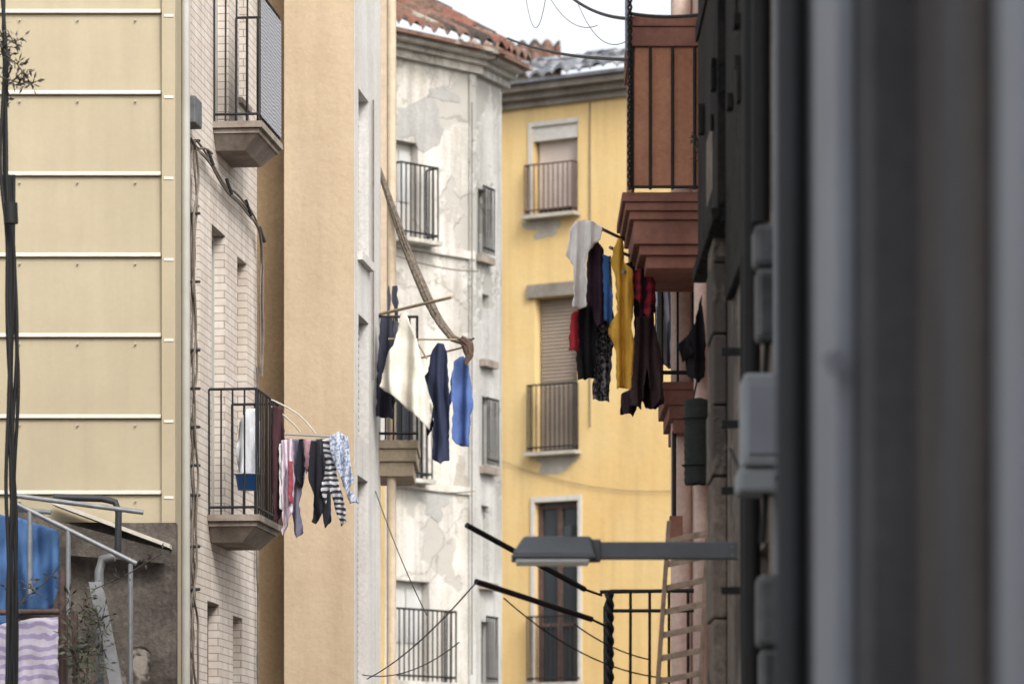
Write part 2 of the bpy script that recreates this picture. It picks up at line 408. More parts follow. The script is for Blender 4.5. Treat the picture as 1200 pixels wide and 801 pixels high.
tubes('cable_ties',[[wl(u,v-3,.05),wl(u+1,v+16,.09)] for u,v in ((236,178),(258,212),(281,237),(297,268))],.014,m_black,cab)
L=[[wl(298+R.uniform(-1,1),v,.03) for v in range(430,1000,30)] for k in range(2)]
tubes('far_downcable',L,.01,m_cable,cab,smooth=True)

def balcony(fr,t0,t1,proj,zf,h,slabm,sp,name='balcony',bars=m_iron,thick=.11,mesh=False):
    b=group(name)
    m=M()
    m.box(fr,t0,t1,.002,proj,zf-.05,zf)
    m.box(fr,t0+.03,t1-.03,.003,proj-.03,zf-.09,zf-.053)
    P=[fr.p(t0+.05,.003,zf-.093),fr.p(t1-.05,.003,zf-.093),fr.p(t1-.05,proj-.05,zf-.093),fr.p(t0+.05,proj-.05,zf-.093)]
    Q=[fr.p(t0+.14,.003,zf-.1-thick),fr.p(t1-.14,.003,zf-.1-thick),fr.p(t1-.14,proj-.16,zf-.1-thick),fr.p(t0+.14,proj-.16,zf-.1-thick)]
    m.hexa(P+Q); m.build('slab',slabm,b)
    a=fr.p(t0+.03,.01,0);c=fr.p(t0+.03,proj-.03,0);d=fr.p(t1-.03,proj-.03,0);e=fr.p(t1-.03,.01,0)
    railing('railing',[(q.x,q.y) for q in (a,c,d,e)],zf,zf+h,sp,.0075,bars,b,rr=.011)
    if mesh:
        m=M(); m.quad([fr.p(t0+.04,proj-.015,zf+.05),fr.p(t1,proj-.015,zf+.05),fr.p(t1,proj-.015,zf+h-.04),fr.p(t0+.04,proj-.015,zf+h-.04)])
        m.build('privacy_screen',m_screen,b)
    return b
balcony(fL,T(243),T(243)+1.1,.42,4.30,1.0,m_slab,.10)
balcony(fL,T(249),T(249)+1.05,.40,7.47,1.05,m_slab,.10,mesh=True)

# ================= ochre/beige building
bb=group('beige_apartment_building')
f2=FR(0,35.2,1,0,1)
box('recessed_bay',f2,X(290,35.2),X(336,35.2),-.9,0,0,12.5,m_ochre,bb)
f3=FR(0,34.6,1,0,1)
box('party_wall',f3,X(333,34.6),X(415,34.6),-.55,0,0,12.5,m_beige,bb)
f4=FR(X(415,34.6)+.003,34.62,.104,1,1)
T4=f4.t; te=T4(446)
sh=[(T4(420),T4(432),Z(300,f4.d(425)),Z(110,f4.d(425))),(T4(420),T4(432),Z(515,f4.d(425)),Z(372,f4.d(425))),(T4(419),T4(431),Z(1000,f4.d(425)),Z(560,f4.d(425)))]
wall('street_facade',f4,0,te,0,12.4,sh,m_cream,bb,rev=.12,back=.5)
slats('shutter_upper',f4,sh[0][0],sh[0][1],-.1,sh[0][2],sh[0][3],.06,m_shutw,bb)
slats('shutter_mid',f4,sh[1][0],sh[1][1],-.1,sh[1][2],sh[1][3],.06,m_dark,bb)
slats('shutter_low',f4,sh[2][0],sh[2][1],-.1,sh[2][2],sh[2][3],.06,m_shutb,bb)
tubes('drain_pipe',[[f4.p(te+.03,.10,.2),f4.p(te+.03,.10,12)]],.045,m_pipey,bb)
tubes('facade_conduits',[[f4.p(T4(435),.02,6.0),f4.p(T4(435),.02,8.6)]],.008,m_cable,bb)
box('sill_upper',f4,sh[0][0]-.05,sh[0][1]+.05,-.02,.05,sh[0][2]-.08,sh[0][2]-.003,m_cream,bb)
f5=FR(0,38.2,1,0,1)
box('next_bay',f5,X(405,38.2),X(453,38.2),-3,0,0,Z(-100,38.2),m_cream,bb)
box('next_bay_lower',f5,X(430,38.2),X(451,38.2),.002,.12,0,Z(560,38.2),m_yellow,bb)
box('next_bay_upper',f5,X(440,38.2),X(454,38.2),.003,.07,Z(372,38.2),Z(-100,38.2),m_pipey,bb)
tubes('bay_cable',[[W(434,560,37.9),W(436,1000,37.9)]],.012,m_rust,bb)
mb=group('balcony')
fm=FR(0,36.2,1,0,1)
m=M(); m.box(fm,X(434,36.2),X(490,36.2),-1.0,0,Z(525,36.2),Z(515,36.2)); m.box(fm,X(436,36.2),X(488,36.2),-1,-.02,Z(540,36.2),Z(525.4,36.2)); m.box(fm,X(440,36.2),X(484,36.2),-1,-.05,Z(557,36.2),Z(540.4,36.2))
m.build('slab',m_slabb,mb,bevel=.008)
railing('railing',[(X(424,36.2),36.2),(X(489,36.2),36.2),(X(489,37.2),37.1)],Z(515,36.2),Z(371,36.2),.07,.0085,m_iron,mb,rr=.013)

# ================= white plaster corner building
wh=group('white_plaster_building')
a=(X(430,48.0),48.0); b_=(X(556,49.4),49.4)
fw=FR(a[0],a[1],b_[0]-a[0],b_[1]-a[1],1); Lw=(Vector(b_)-Vector(a)).length
Tw=fw.t
def wz(u,v): return fw.z(u,v)
def op(fr,u0,u1,v0,v1): return (fr.t(u0),fr.t(u1),fr.z((u0+u1)/2,v1),fr.z((u0+u1)/2,v0))
ow=[op(fw,457,490,165,280),op(fw,457,492,430,560),op(fw,460,503,680,798)]
ztop=wz(550,84)
wall('front_wall',fw,-1,Lw,0,ztop,ow,m_white,wh,rev=.16,back=.5)
for i,o in enumerate(ow):
    box('door_back_%d'%i,fw,o[0],o[1],-.3,-.14,o[2],o[3],m_frame if i!=1 else m_glass,wh)
    mm=M(); w=(o[1]-o[0])
    for k in range(2):
        mm.box(fw,o[0]+w*(.08+.47*k),o[0]+w*(.45+.47*k),-.138,-.12,o[2]+.5,o[3]-.1)
    mm.build('door_glass_%d'%i,m_glass if i==1 else m_shutw,wh)
fw2=FR(b_[0],b_[1],.42,1,1); Lw2=fw2.t(588)
o2=[op(fw2,560,569,222,298),op(fw2,565,573,345,420),op(fw2,565,574,465,545),op(fw2,564,573,592,680),op(fw2,564,573,728,800)]
wall('corner_wall',fw2,0.003,Lw2,0,ztop,o2,m_white_shade,wh,rev=.1,back=.3)
for i,o in enumerate(o2):
    box('side_window_%d'%i,fw2,o[0],o[1],-.2,-.09,o[2],o[3],m_shutw if i%2 else m_glass,wh)
    box('side_sill_%d'%i,fw2,o[0]-.1,o[1]+.1,.0,.1,o[2]-.12,o[2]-.03,m_slab,wh)
    if i in (0,2,4):
        q=[fw2.p(o[0]-.05,.1,0),fw2.p(o[1]+.05,.1,0)]
        railing('side_rail_%d'%i,[(p.x,p.y) for p in q],o[2],o[2]+.85,.07,.009,m_iron,wh)
fw3=FR(*fw2.p(Lw2,0,0).xy,-.1,1,1)
wall('rear_side_wall',fw3,.003,5,0,ztop,[],m_white_shade,wh)
def cornice(fr,t0,t1,z,parent,mat,s=1.0,h=1.0):
    m=M()
    for (n,za,zb) in ((.08,-.02,.08),(.16,.082,.15),(.30,.152,.23)):
        m.box(fr,t0,t1,-.2,n*s,z+za*h,z+zb*h)
    m.build('cornice',mat,parent)
cornice(fw,-1,Lw+.08,ztop,wh,m_white)
cornice(fw2,.05,Lw2+.1,ztop-.006,wh,m_white_shade)
m=M(); m.box(fw,-1,Lw-.03,.0,.05,wz(500,296),wz(500,287)); m.build('string_course',m_white,wh)
m=M(); m.box(fw,-1,Lw-.03,.0,.04,wz(500,575),wz(500,566)); m.build('string_course',m_white,wh)
box('corner_strip',fw,Lw-.12,Lw-.002,.0,.03,0,ztop-.03,m_white_shade,wh)
for i,(u0,u1,vt,vb) in enumerate(((456,499,196,281),(448,520,715,798),(440,492,455,560))):
    d=fw.d((u0+u1)/2); z0=Z(vb,d);z1=Z(vt,d)
    q=[fw.p(Tw(u0),.02,0),fw.p(Tw(u0),.22,0),fw.p(Tw(u1),.22,0),fw.p(Tw(u1),.02,0)]
    railing('window_railing_%d'%i,[(p.x,p.y) for p in q],z0,z1,.085,.010,m_iron,wh,rr=.014)
    box('railing_ledge_%d'%i,fw,Tw(u0)-.04,Tw(u1)+.04,.0,.26,z0-.06,z0-.01,m_white,wh)
tileroof('tile_roof',fw,-1,Lw+.2,.44,ztop+.30,3.0,1.6,m_tile,wh,amp=.065,seed=2)
tileroof('tile_roof_side',fw2,-.2,Lw2+.12,.42,ztop+.285,1.6,.95,m_tile,wh,amp=.065,seed=3)
tubes('facade_cables',[catenary(W(455,296,47),W(560,318,49),.05),catenary(W(456,560,47),W(556,575,49),.08),[W(553,120,49.1),W(553,790,49.1)]],.008,m_cable,wh)
rb=group('rear_tiled_house')
f7=FR(0,66,1,0,1)
box('wall',f7,X(500,66),X(652,66),-4,0,0,Z(84,66),m_stonec,rb)
tileroof('tile_roof',f7,X(500,66),X(658,66),.25,Z(78,66),2.2,.8,m_tile,rb,seed=8,amp=.07)
box('chimney',f7,X(560,66),X(585,66),-2,-1.5,Z(90,66),Z(44,66),m_patch,rb)

# ================= yellow apartment building
ye=group('yellow_apartment_building')
a=(X(540,59.5),59.5); b_=(X(860,57),57)
fy=FR(a[0],a[1],b_[0]-a[0],b_[1]-a[1],1); Ly=(Vector(b_)-Vector(a)).length
oy=[op(fy,624,677,146,250),op(fy,627,677,347,528),op(fy,627,678,587,799)]
zty=fy.z(660,122)
wall('facade',fy,-4,Ly+2,0,zty,oy,m_yellow,ye,rev=.22,back=.5)
m=M()
for o in oy: m.box(fy,o[0]-.01,o[1]+.01,-.5,-.22,o[2],o[3])
m.build('window_backs',m_dark,ye)
o=oy[0]
box('blind_box',fy,o[0],o[1],-.2,-.02,o[3]-.22,o[3]-.004,m_frame,ye)
slats('roller_blind',fy,o[0]+.04,o[1]-.04,-.15,o[2]+.1,o[3]-.22,.045,m_shutp,ye)
o=oy[1]
box('lintel',fy,o[0]-.12,o[1]-.02,.002,.06,o[3],o[3]+.2,m_stonec,ye)
slats('roller_shutter',fy,o[0]+.03,o[1]-.03,-.15,o[2]+.05,o[3]-.004,.055,m_shut,ye,dp=.02)
o=oy[2]
box('door_glass',fy,o[0],o[1],-.2,-.14,o[2],o[3]-.003,m_glass,ye)
m=M(); w=o[1]-o[0]
for t0,t1 in ((0,.07),(w/2-.04,w/2+.04),(w-.07,w)): m.box(fy,o[0]+t0,o[0]+t1,-.138,-.09,o[2],o[3]-.1)
for z in (o[3]-.10,o[3]-.75,o[3]-1.9): m.box(fy,o[0]+.001,o[1]-.001,-.137,-.094,z,z+.05)
m.build('door_frame',m_rust,ye)
m=M(); m.box(fy,o[0]-.06,o[0],.0,.03,o[2],o[3]+.08); m.box(fy,o[0],o[1]+.06,.0,.03,o[3],o[3]+.08); m.box(fy,o[1],o[1]+.06,0,.03,o[2],o[3]-.003)
m.build('door_surround',m_frame,ye)
o=oy[0]
m=M(); m.box(fy,o[0]-.07,o[0],.0,.02,o[2],o[3]+.07); m.box(fy,o[0],o[1]+.02,.0,.02,o[3],o[3]+.07); m.build('window_surround',m_frame,ye)
for i,(u0,u1,vt,vb) in enumerate(((621,677,193,251),(624,678,451,529),(624,680,722,799))):
    d=fy.d(650); q=[fy.p(fy.t(u0),.02,0),fy.p(fy.t(u0),.16,0),fy.p(fy.t(u1),.16,0),fy.p(fy.t(u1),.02,0)]
    railing('window_railing_%d'%i,[(p.x,p.y) for p in q],Z(vb,d),Z(vt,d),.085,.010,m_iron if i else m_rust,ye,rr=.014)
    box('ledge_%d'%i,fy,fy.t(u0)-.05,fy.t(u1)+.05,.0,.2,Z(vb,d)-.06,Z(vb,d)-.005,m_patch,ye)
def patch(name,fr,uc,vc,ru,rv,mat,parent,seed,n=.006):
    me=M(); c=fr.p(fr.t(uc),n,fr.z(uc,vc)); pts=[]
    for i in range(40):
        an=i/40*2*math.pi; k=.75+.7*noise.noise(Vector((math.cos(an)*1.3,math.sin(an)*1.3,seed)))+.15*noise.noise(Vector((math.cos(an)*5,math.sin(an)*5,seed)))
        u=uc+ru*k*math.cos(an); v=vc+rv*k*math.sin(an); pts.append(fr.p(fr.t(u),n,fr.z(uc,v)))
    for i in range(40): me.quad([c,pts[i],pts[(i+1)%40]])
    me.build(name,mat,parent,weld=True)
patch('plaster_repair',fy,640,266,28,17,m_patch,ye,1); patch('plaster_repair',fy,650,542,34,15,m_patch,ye,5)
patch('cement_repair',fw,490,150,44,34,m_wpatch,wh,3); patch('cement_repair',fw,520,112,22,10,m_wpatch,wh,12)
patch('cement_repair',fw,508,590,24,26,m_wpatch,wh,31); patch('cement_repair',fw,540,560,9,34,m_patch,wh,41)
m=M()
for n,za,zb in ((.08,0,.1),(.2,.102,.2),(.34,.202,.32)): m.box(fy,-4,Ly+2,-.3,n,zty+za,zty+zb)
m.build('cornice',m_stonec,ye)
tileroof('tile_roof',fy,-4,Ly+2,.45,zty+.40,2.4,.75,m_tile2,ye,seed=5)
tubes('facade_cable',[[fy.p(fy.t(692),.02,fy.z(692,v)) for v in (120,300,500)]],.010,m_cable,ye)
tubes('facade_cable_low',[catenary(fy.p(fy.t(590),.03,fy.z(590,540)),fy.p(fy.t(790),.03,fy.z(790,575)),.15)],.005,m_cable,ye)

# ================= RIGHT: pink building
pk=group('pink_apartment_building')
fR=FR(1.2,22.4,0,1,-1)
zTR=Z(-80,24)
wall('facade',fR,0,4.6,0,zTR,[(1.3,2.3,Z(690+110,24),Z(500,24)),(1.3,2.3,Z(222,24),Z(10,24))],m_pink,pk,rev=.15,back=6)
box('door_back',fR,1.3,2.3,-.3,-.14,Z(800,24),Z(500,24),m_shutb,pk)
box('door_back_upper',fR,1.3,2.3,-.3,-.14,Z(222,24),Z(10,24),m_shutb,pk)
tubes('down_pipe',[[(1.125,25.5,0.2),(1.125,25.5,zTR)]],.07,m_pink,pk,res=5)
tubes('down_pipe_thin',[[(1.13,22.9,0.2),(1.13,22.9,Z(312,22.9))]],.045,m_pink,pk,res=5)
tb=group('terracotta_balcony')
dB=24.0; fB=FR(0,dB,1,0,1)
m=M()
for (u0,va,vb) in ((729,225,236),(733,236.3,246),(738,246.3,256),(743,256.3,284),(750,284.3,296),(758,296.3,311)):
    m.box(fB,X(u0,dB),1.196,-1.25+ (u0-729)*.004,-(u0-729)*.004,Z(vb,dB),Z(va,dB))
m.build('moulded_slab',m_terra,tb,bevel=.006)
m=M(); m.box(fB,X(744,dB),X(820,dB),-.03,0,Z(218,dB),Z(56,dB)); m.build('side_panel',m_terrap,tb)
m=M(); m.box(fB,X(738,dB),X(826,dB),-.09,.03,Z(32,dB),Z(20,dB)); m.box(fB,X(741,dB),X(826,dB),-.07,.02,Z(55,dB),Z(32.4,dB)); m.build('top_rail',m_terra,tb,bevel=.006)
box('front_panel',fB,X(741,dB),X(744.5,dB),-1.2,-.032,Z(218,dB),Z(56,dB),m_terrap,tb)
box('front_top_rail',fB,X(738,dB),X(746,dB),-1.22,-.092,Z(55,dB),Z(20,dB),m_terra,tb)
tubes('panel_bars',[[W(u,222,dB-.03),W(u,55,dB-.03)] for u in (741,762,788,814)],.010,m_iron,tb)
tubes('panel_bottom_bar',[[W(738,219,dB-.03),W(822,219,dB-.03)]],.010,m_iron,tb)
tb2=group('terracotta_balcony')
f9=FR(0,25.2,1,0,1)
m=M()
for (u0,va,vb) in ((774,447,456),(778,456.3,474),(784,474.3,490),(790,490.3,506)): m.box(f9,X(u0,25.2),1.196,-1+(u0-774)*.003,0-(u0-774)*.002,Z(vb,25.2),Z(va,25.2))
m.build('moulded_slab',m_terra,tb2,bevel=.006)
railing('railing',[(1.19,25.2),(X(776,25.2),25.2),(X(776,25.2),26.2)],Z(447,25.2),Z(322,25.2),.1,.008,m_iron,tb2)
tubes('corner_post',[[W(790,505,25.3),W(790,605,25.3)]],.014,m_iron,tb2)
box('post_foot',f9,X(785,25.2),X(800,25.2),-.1,0,Z(632,25.2),Z(604,25.2),m_terra,tb2)
lb=group('balcony')
dl=23.4
railing('railing',[(1.19,dl),(X(716,dl),dl),(X(716,dl),dl+1.5)],Z(880,dl),Z(692,dl),.12,.009,m_iron,lb,rr=.011,mid=True)
tubes('top_cap',[[W(703,693,dl),W(838,691,dl)]],.012,m_iron,lb)
hel=[]
for ph in (0,math.pi):
    hel.append([W(714,695+i*2,dl-.02)+Vector((.016*math.cos(i*.45+ph),.016*math.sin(i*.45+ph),0)) for i in range(95)])
tubes('twisted_post',hel,.015,m_iron,lb)
fl_=FR(0,dl,1,0,1)
box('slab',fl_,X(708,dl),1.196,-1.6,.04,Z(905,dl),Z(880,dl),m_terra,lb,bevel=.006)
rk=group('drying_pole')
tubes('pole',[[W(547,615,22.6),W(685,690,23.3)]],.018,m_iron,rk)
tubes('pole_tip',[[W(685,690,23.3),W(705,697,23.4)]],.008,m_iron,rk)
rk=group('drying_pole')
tubes('pole',[[W(558,681,22.4),W(693,725,23.3)]],.018,m_iron,rk)
tubes('pole_tip',[[W(693,725,23.3),W(714,735,23.4)]],.008,m_iron,rk)
lw=group('loose_wires')
tubes('wires',[catenary(W(430,795,30),W(557,683,22.4),.06),catenary(W(425,790,34),W(538,752,30),.1),catenary(W(672,730,23.3),W(760,772,23.4),.03),
   catenary(W(590,700,23),W(800,795,23.4),.12),catenary(W(440,575,36),W(500,720,30),.05)],.0045,m_black,lw)
ld=group('wooden_ladder')
def tap(name,a,b,wx,wy,mat,parent):
    m=M(); P=[]
    for q in (a,b):
        for sx,sy in ((-1,-1),(1,-1),(1,1),(-1,1)): P.append(q+Vector((sx*wx,sy*wy,0)))
    m.hexa(P); return m.build(name,mat,parent,bevel=.003)
tap('rail_1',W(757,1000,22.6),W(784,610,22.7),.013,.025,m_wood,ld)
tap('rail_2',W(812,1000,22.5),W(830,608,22.6),.013,.025,m_wood,ld)
m=M()
for v in (628,655,683,711,738,765,792,820,850):
    f=(1000-v)/390; P=[]
    for q in (W(757+27*f,v+6,22.6+.1*f),W(812+18*f,v-4,22.5+.1*f)):
        for sy,sz in ((-.012,-.018),(.012,-.018),(.012,.018),(-.012,.018)): P.append(q+Vector((0,sy,sz)))
    m.hexa(P)
m.build('rungs',m_wood,ld,bevel=.002)
rm=group('rolled_mat')
m=M(); ns=120; a0=W(816,468,22.7); a1=W(816,567,22.7)
def sp_(i):
    an=i/ns*2*math.pi*5; r=.012+.06*i/ns; return Vector((r*math.cos(an)*1.05,r*math.sin(an),.004*math.sin(i)))
nz_=24
for i in range(ns):
    for j in range(nz_):
        k0=1+.05*(j%2); k1=1+.05*((j+1)%2)
        m.quad([a1.lerp(a0,j/nz_)+sp_(i)*k0,a1.lerp(a0,j/nz_)+sp_(i+1)*k0,a1.lerp(a0,(j+1)/nz_)+sp_(i+1)*k1,a1.lerp(a0,(j+1)/nz_)+sp_(i)*k1])
m.build('mat_roll',m_mat,rm,smooth=True)
for v in (490,545):
    tubes('tie',[[W(816,v,22.7)+Vector((.082*math.cos(t/20*6.283),.08*math.sin(t/20*6.283),0)) for t in range(21)]],.005,m_black,rm)
tubes('hang_cord',[[W(812,470,22.7),W(822,420,22.9),W(818,345,23.0)]],.006,m_black,rm)
cloth('hanging_black_bag',[(800,400),(812,385),(822,345),(827,400),(826,440),(818,448),(806,440)],22.75,fabric('bag_black',C(40,38,42)),amp=.06,seed=61)
cloth('hanging_black_bag',[(793,405),(806,392),(812,415),(800,425)],22.7,fabric('bag_black2',C(46,44,46)),amp=.04,seed=62)

# ================= right: rough grey building and near building
rg_=group('grey_stone_building')
fG=FR(1.15,11.0,0,1,-1)
wall('facade',fG,0,11.2,0,9.5,[(3.0,4.2,3.4,5.4),(6.2,7.0,.8,3.0)],m_rough,rg_,rev=.12,back=6)
box('window_back',fG,3.0,4.2,-.3,-.11,3.4,5.4,m_dark,rg_); box('door_back',fG,6.2,7.0,-.3,-.11,.8,3.0,m_dark,rg_)
m=M()
for j in range(14): m.box(fG,9.5,10.1,.002,.075+.008*(j%2),.2+.38*j,.2+.38*j+.372)
m.build('quoin_pilaster',m_rough,rg_,bevel=.012)
m=M(); zg=Z(316,21.5)
m.box(fG,9.0,11.1,.002,.08,zg+.1,9.4)
m.box(fG,8.98,11.12,.08,.095,zg+1.4,zg+1.5)
m.box(fG,9.0,11.14,.002,.11,zg+.02,zg+.097)
m.box(fG,6.2,8.99,.002,.04,Z(300,18.5),9.4)
m.build('dark_gallery',m_gall,rg_,bevel=.01)
m=M()
rq=random.Random(11)
for i in range(26):
    t=rq.uniform(6.5,10.9); z=rq.uniform(zg+.3,7.5); nn=.082 if t>9.05 else .042
    m.box(fG,t,t+rq.uniform(.05,.16),nn,nn+rq.uniform(.01,.035),z,z+rq.uniform(.03,.2))
m.build('old_fixings',m_gall,rg_,bevel=.01)
tubes('black_downpipes',[[(1.07,16.5,Z(260,16.5)),(1.07,16.5,9.4)],[(1.08,17.3,0),(1.08,17.3,9.4)],[(1.07,14.0,Z(250,14)),(1.07,14.0,9.4)]],.04,m_black,rg_,res=4)
tubes('black_wall_cables',[[(1.12,18.6+.06*math.sin(z*2+k),z) for z in [i*.3 for i in range(1,31)]] for k in range(2)]+[[(1.11,16.0+.05*math.sin(z*3),z) for z in [i*.3 for i in range(1,31)]]],.014,m_black,rg_,smooth=True)
tubes('loose_cables',[catenary((1.08,19,3.6),(1.06,15.2,3.1),.1)],.010,m_black,rg_)
tubes('grey_conduits',[[(1.09,15.6,0),(1.09,15.6,7)],[(1.11,14.3,0),(1.11,14.3,8)]],.03,m_box,rg_,res=4)
m=M()
for v in (410,495,573,690): m.box(fG,7.7,7.76,.0,.13,Z(v+5,18.7),Z(v-3,18.7))
m.build('cable_brackets',m_black,rg_)
for i,(u0,u1,v0,v1,d) in enumerate(((884,914,262,398,15.8),(871,924,436,576,15.4),(888,930,672,815,15.0))):
    mbx=group('meter_box'); ff=FR(0,d,1,0,1); mt=m_box if i==1 else m_box2
    if i==1:
        box('housing',ff,X(u0,d),1.148,-.30,0,Z(v1-30,d),Z(v0,d),mt,mbx,bevel=.02)
        box('base',ff,X(u0-6,d),1.147,-.28,-.02,Z(v1,d),Z(v1-29,d),mt,mbx,bevel=.02)
        box('door',ff,X(u0+6,d),X(u1-6,d),.001,.012,Z(v1-44,d),Z(v0+16,d),m_nearl,mbx,bevel=.004)
    else:
        hh=(v1-v0); q=.36 if i==0 else .6
        box('upper_housing',ff,X(u0,d),1.147,-.2,.0,Z(v0+hh*q,d),Z(v0,d),mt,mbx,bevel=.025)
        box('lower_housing',ff,X(u0+3,d),1.146,-.18,-.01,Z(v1,d),Z(v0+hh*q+1,d),mt,mbx,bevel=.025)
        m=M()
        for k in range(4): m.box(ff,X(u0+9+k*5,d),X(u0+11+k*5,d),-.009,.006,Z(v1-8,d),Z(v0+hh*q+8,d))
        m.build('cooling_ribs',m_box2,mbx)
    tubes('cable',[[W((u0+u1)/2,v1,d+.1),W((u0+u1)/2-4,v1+60,d+.1)]],.014,m_black,mbx)
nr=group('grey_shop_building')
fN=FR(.80,2.0,0,1,-1)
wall('facade',fN,-1.5,9.1,0,8.5,[(5.1,6.5,0,5.0),(1.0,2.6,0,5.0)],m_near,nr,rev=.1,back=.34)
box('door_leaf',fN,5.1,6.5,-.14,-.09,0,5,m_near2,nr); box('door_leaf',fN,1.0,2.6,-.14,-.09,0,5,m_near2,nr)
box('body',fN,-1.5,9.1,-8,-.342,0,8.4,m_near,nr)
for i,(t0,t1,nn,mm_) in enumerate(((8.5,9.05,.03,m_neard),(6.95,7.6,.045,m_nearl),(7.65,8.4,.02,m_neard),(4.35,4.65,.03,m_near2),(3.6,3.95,.05,m_nearl),(3.0,3.4,.02,m_near2),(1.9,2.3,.045,m_nearl))):
    box('pilaster_%d'%i,fN,t0,t1,.002,nn,0,7.6,mm_,nr,bevel=.01)
tubes('down_pipe',[[(.74,10.2,0),(.74,10.2,7.5)]],.04,m_neard,nr,res=4)
tubes('door_knob',[[(.76,8.9,Z(425,8.9)-.02),(.735,8.9,Z(425,8.9)+.02)]],.02,m_nearl,nr)

# ================= street lamp
sl=group('street_lamp'); ds=19.6; fs=FR(0,ds,1,0,1)
m=M()
x0,x1=X(600,ds),X(697,ds); zt=Z(629,ds);zb=Z(656,ds);zm=Z(651,ds)
m.hexa([Vector((x0,ds-.15,zm)),Vector((x1,ds-.15,zm)),Vector((x1-.02,ds-.07,zt)),Vector((x0+.06,ds-.07,zt)),Vector((x0,ds+.15,zm)),Vector((x1,ds+.15,zm)),Vector((x1-.02,ds+.07,zt)),Vector((x0+.06,ds+.07,zt))])
m.build('hood',m_lamp,sl,bevel=.012)
box('rim',fs,x0-.003,x1+.003,-.155,.155,zb,zm-.001,m_lamp,sl,bevel=.006)
box('lens',fs,x0+.02,x1-.03,-.14,.14,zb-.02,zb-.001,m_lens,sl,bevel=.006)
tubes('sensor_cap',[[W(668,632,ds-.02),W(668,616,ds-.02)]],.028,m_lamp,sl,res=5)
box('arm',fs,X(690,ds),X(868,ds),-.04,.04,Z(655,ds),Z(635,ds),m_lamp,sl,bevel=.006)
box('collar',fs,X(688,ds),X(704,ds),-.05,.05,Z(658,ds),Z(632,ds),m_lamp,sl,bevel=.008)
box('wall_plate',fs,X(866,ds),X(874,ds),-.08,.08,Z(672,ds),Z(627,ds),m_lamp,sl,bevel=.004)
tubes('bolts',[[W(858,v,ds-.045),W(858,v,ds-.03)] for v in (640,650)],.008,m_galv,sl)

# ================= clothes
fab=fabric
rr=group('clothes_rack')
tubes('rods',[[W(703,267,24.6),W(742,286,25.3)],[W(672,262,24.6),W(706,270,24.6)],[W(742,286,25.3),W(800,300,25.3)],[W(715,290,24.6),W(790,322,25.6)],[W(730,318,24.4),W(776,322,25.2)]],.011,m_galv,rr)
cloth('white_shirt',[(668,268),(674,260),(683,257),(696,260),(705,266),(703,280),(694,290),(688,298),(687,360),(671,361),(673,312),(664,300)],24.4,fab('cotton_white',C(246,242,238,1.2)),amp=.05,k=.36,seed=1)
cloth('purple_dress',[(690,285),(700,282),(707,292),(709,330),(712,372),(700,384),(693,360),(686,352)],24.5,fab('f_purple',C(76,56,72)),amp=.05,k=.5,seed=2)
cloth('black_trousers',[(676,358),(698,352),(699,440),(690,444),(677,444),(675,400)],24.65,fab('f_black',C(46,46,50)),amp=.05,k=.5,seed=3)
cloth('red_shirt',[(669,368),(678,362),(678,412),(667,410)],24.6,fab('f_red',C(200,44,62,1.1)),amp=.03,seed=4)
cloth('patterned_dress',[(697,372),(707,300),(716,300),(719,385),(716,440),(713,470),(695,468),(697,420)],24.7,fab('f_pat',C(52,48,56),C(150,146,150),spots=True),amp=.05,k=.5,seed=5)
cloth('blue_shirt',[(706,298),(713,300),(718,350),(717,378),(708,376)],24.48,fab('f_blue',C(66,120,190,1.1)),amp=.03,seed=6)
cloth('yellow_jacket',[(719,292),(724,280),(730,281),(732,308),(741,316),(743,345),(740,385),(743,402),(739,458),(731,454),(723,456),(722,412),(712,386),(723,366),(721,320),(716,310)],24.45,fab('f_mustard',C(228,176,70,1.2,.03)),amp=.06,k=.36,seed=7)
cloth('dark_coat',[(732,318),(748,310),(760,318),(766,372),(772,418),(778,474),(762,480),(750,470),(742,486),(727,484),(729,460),(742,455),(744,400),(742,350)],25.0,fab('f_plum',C(76,58,64)),amp=.08,k=.4,seed=8)
cloth('plaid_shirt',[(742,316),(758,314),(768,330),(769,364),(760,374),(752,362),(744,348)],24.5,fab('f_plaid',C(180,40,58,1.1),C(70,44,58),axis=0,period=.07,duty=.55,check=1.5),amp=.05,k=.4,seed=9)
cloth('brown_trousers',[(745,372),(764,370),(775,420),(777,468),(764,478),(758,430),(752,478),(738,474)],24.8,fab('f_brown',C(92,74,76)),amp=.07,k=.45,seed=10)
cloth('black_scarf',[(728,310),(740,306),(745,330),(738,345),(730,335)],24.6,fab('f_bl2',C(42,36,40)),amp=.04,k=.5,seed=12)
cloth('striped_curtain',[(768,322),(797,320),(797,425),(786,432),(774,425),(769,380)],25.9,fab('f_strip',C(204,206,218,1.1),C(120,128,150),axis=0,period=.05,duty=.65),amp=.04,k=.5,seed=11)
mr=group('clothes_rack')
tubes('bamboo_pole',[[W(428,372,36.4),W(530,348,35.2)]],.015,m_bamboo,mr)
tubes('rods',[[W(455,397,35.8),W(553,398,35.8)],[W(470,368,35.9),W(500,420,35.7)],[W(490,420,36.2),W(550,405,35.8)]],.009,m_bamboo,mr)
cloth('dark_trousers',[(446,372),(460,372),(464,420),(460,490),(441,488),(442,430)],35.9,fab('g_dark',C(62,64,78)),amp=.07,k=.4,seed=21)
cloth('dark_shirt',[(455,335),(466,335),(467,372),(460,430),(452,420)],36.3,fab('g_dark2',C(80,82,94)),amp=.05,k=.4,seed=22)
cloth('white_sheet',[(470,370),(475,364),(483,385),(490,402),(497,440),(507,476),(503,503),(488,488),(468,470),(444,452),(452,425),(462,400)],35.6,fab('g_cream',C(236,230,214,1.05)),amp=.09,k=.20,seed=23)
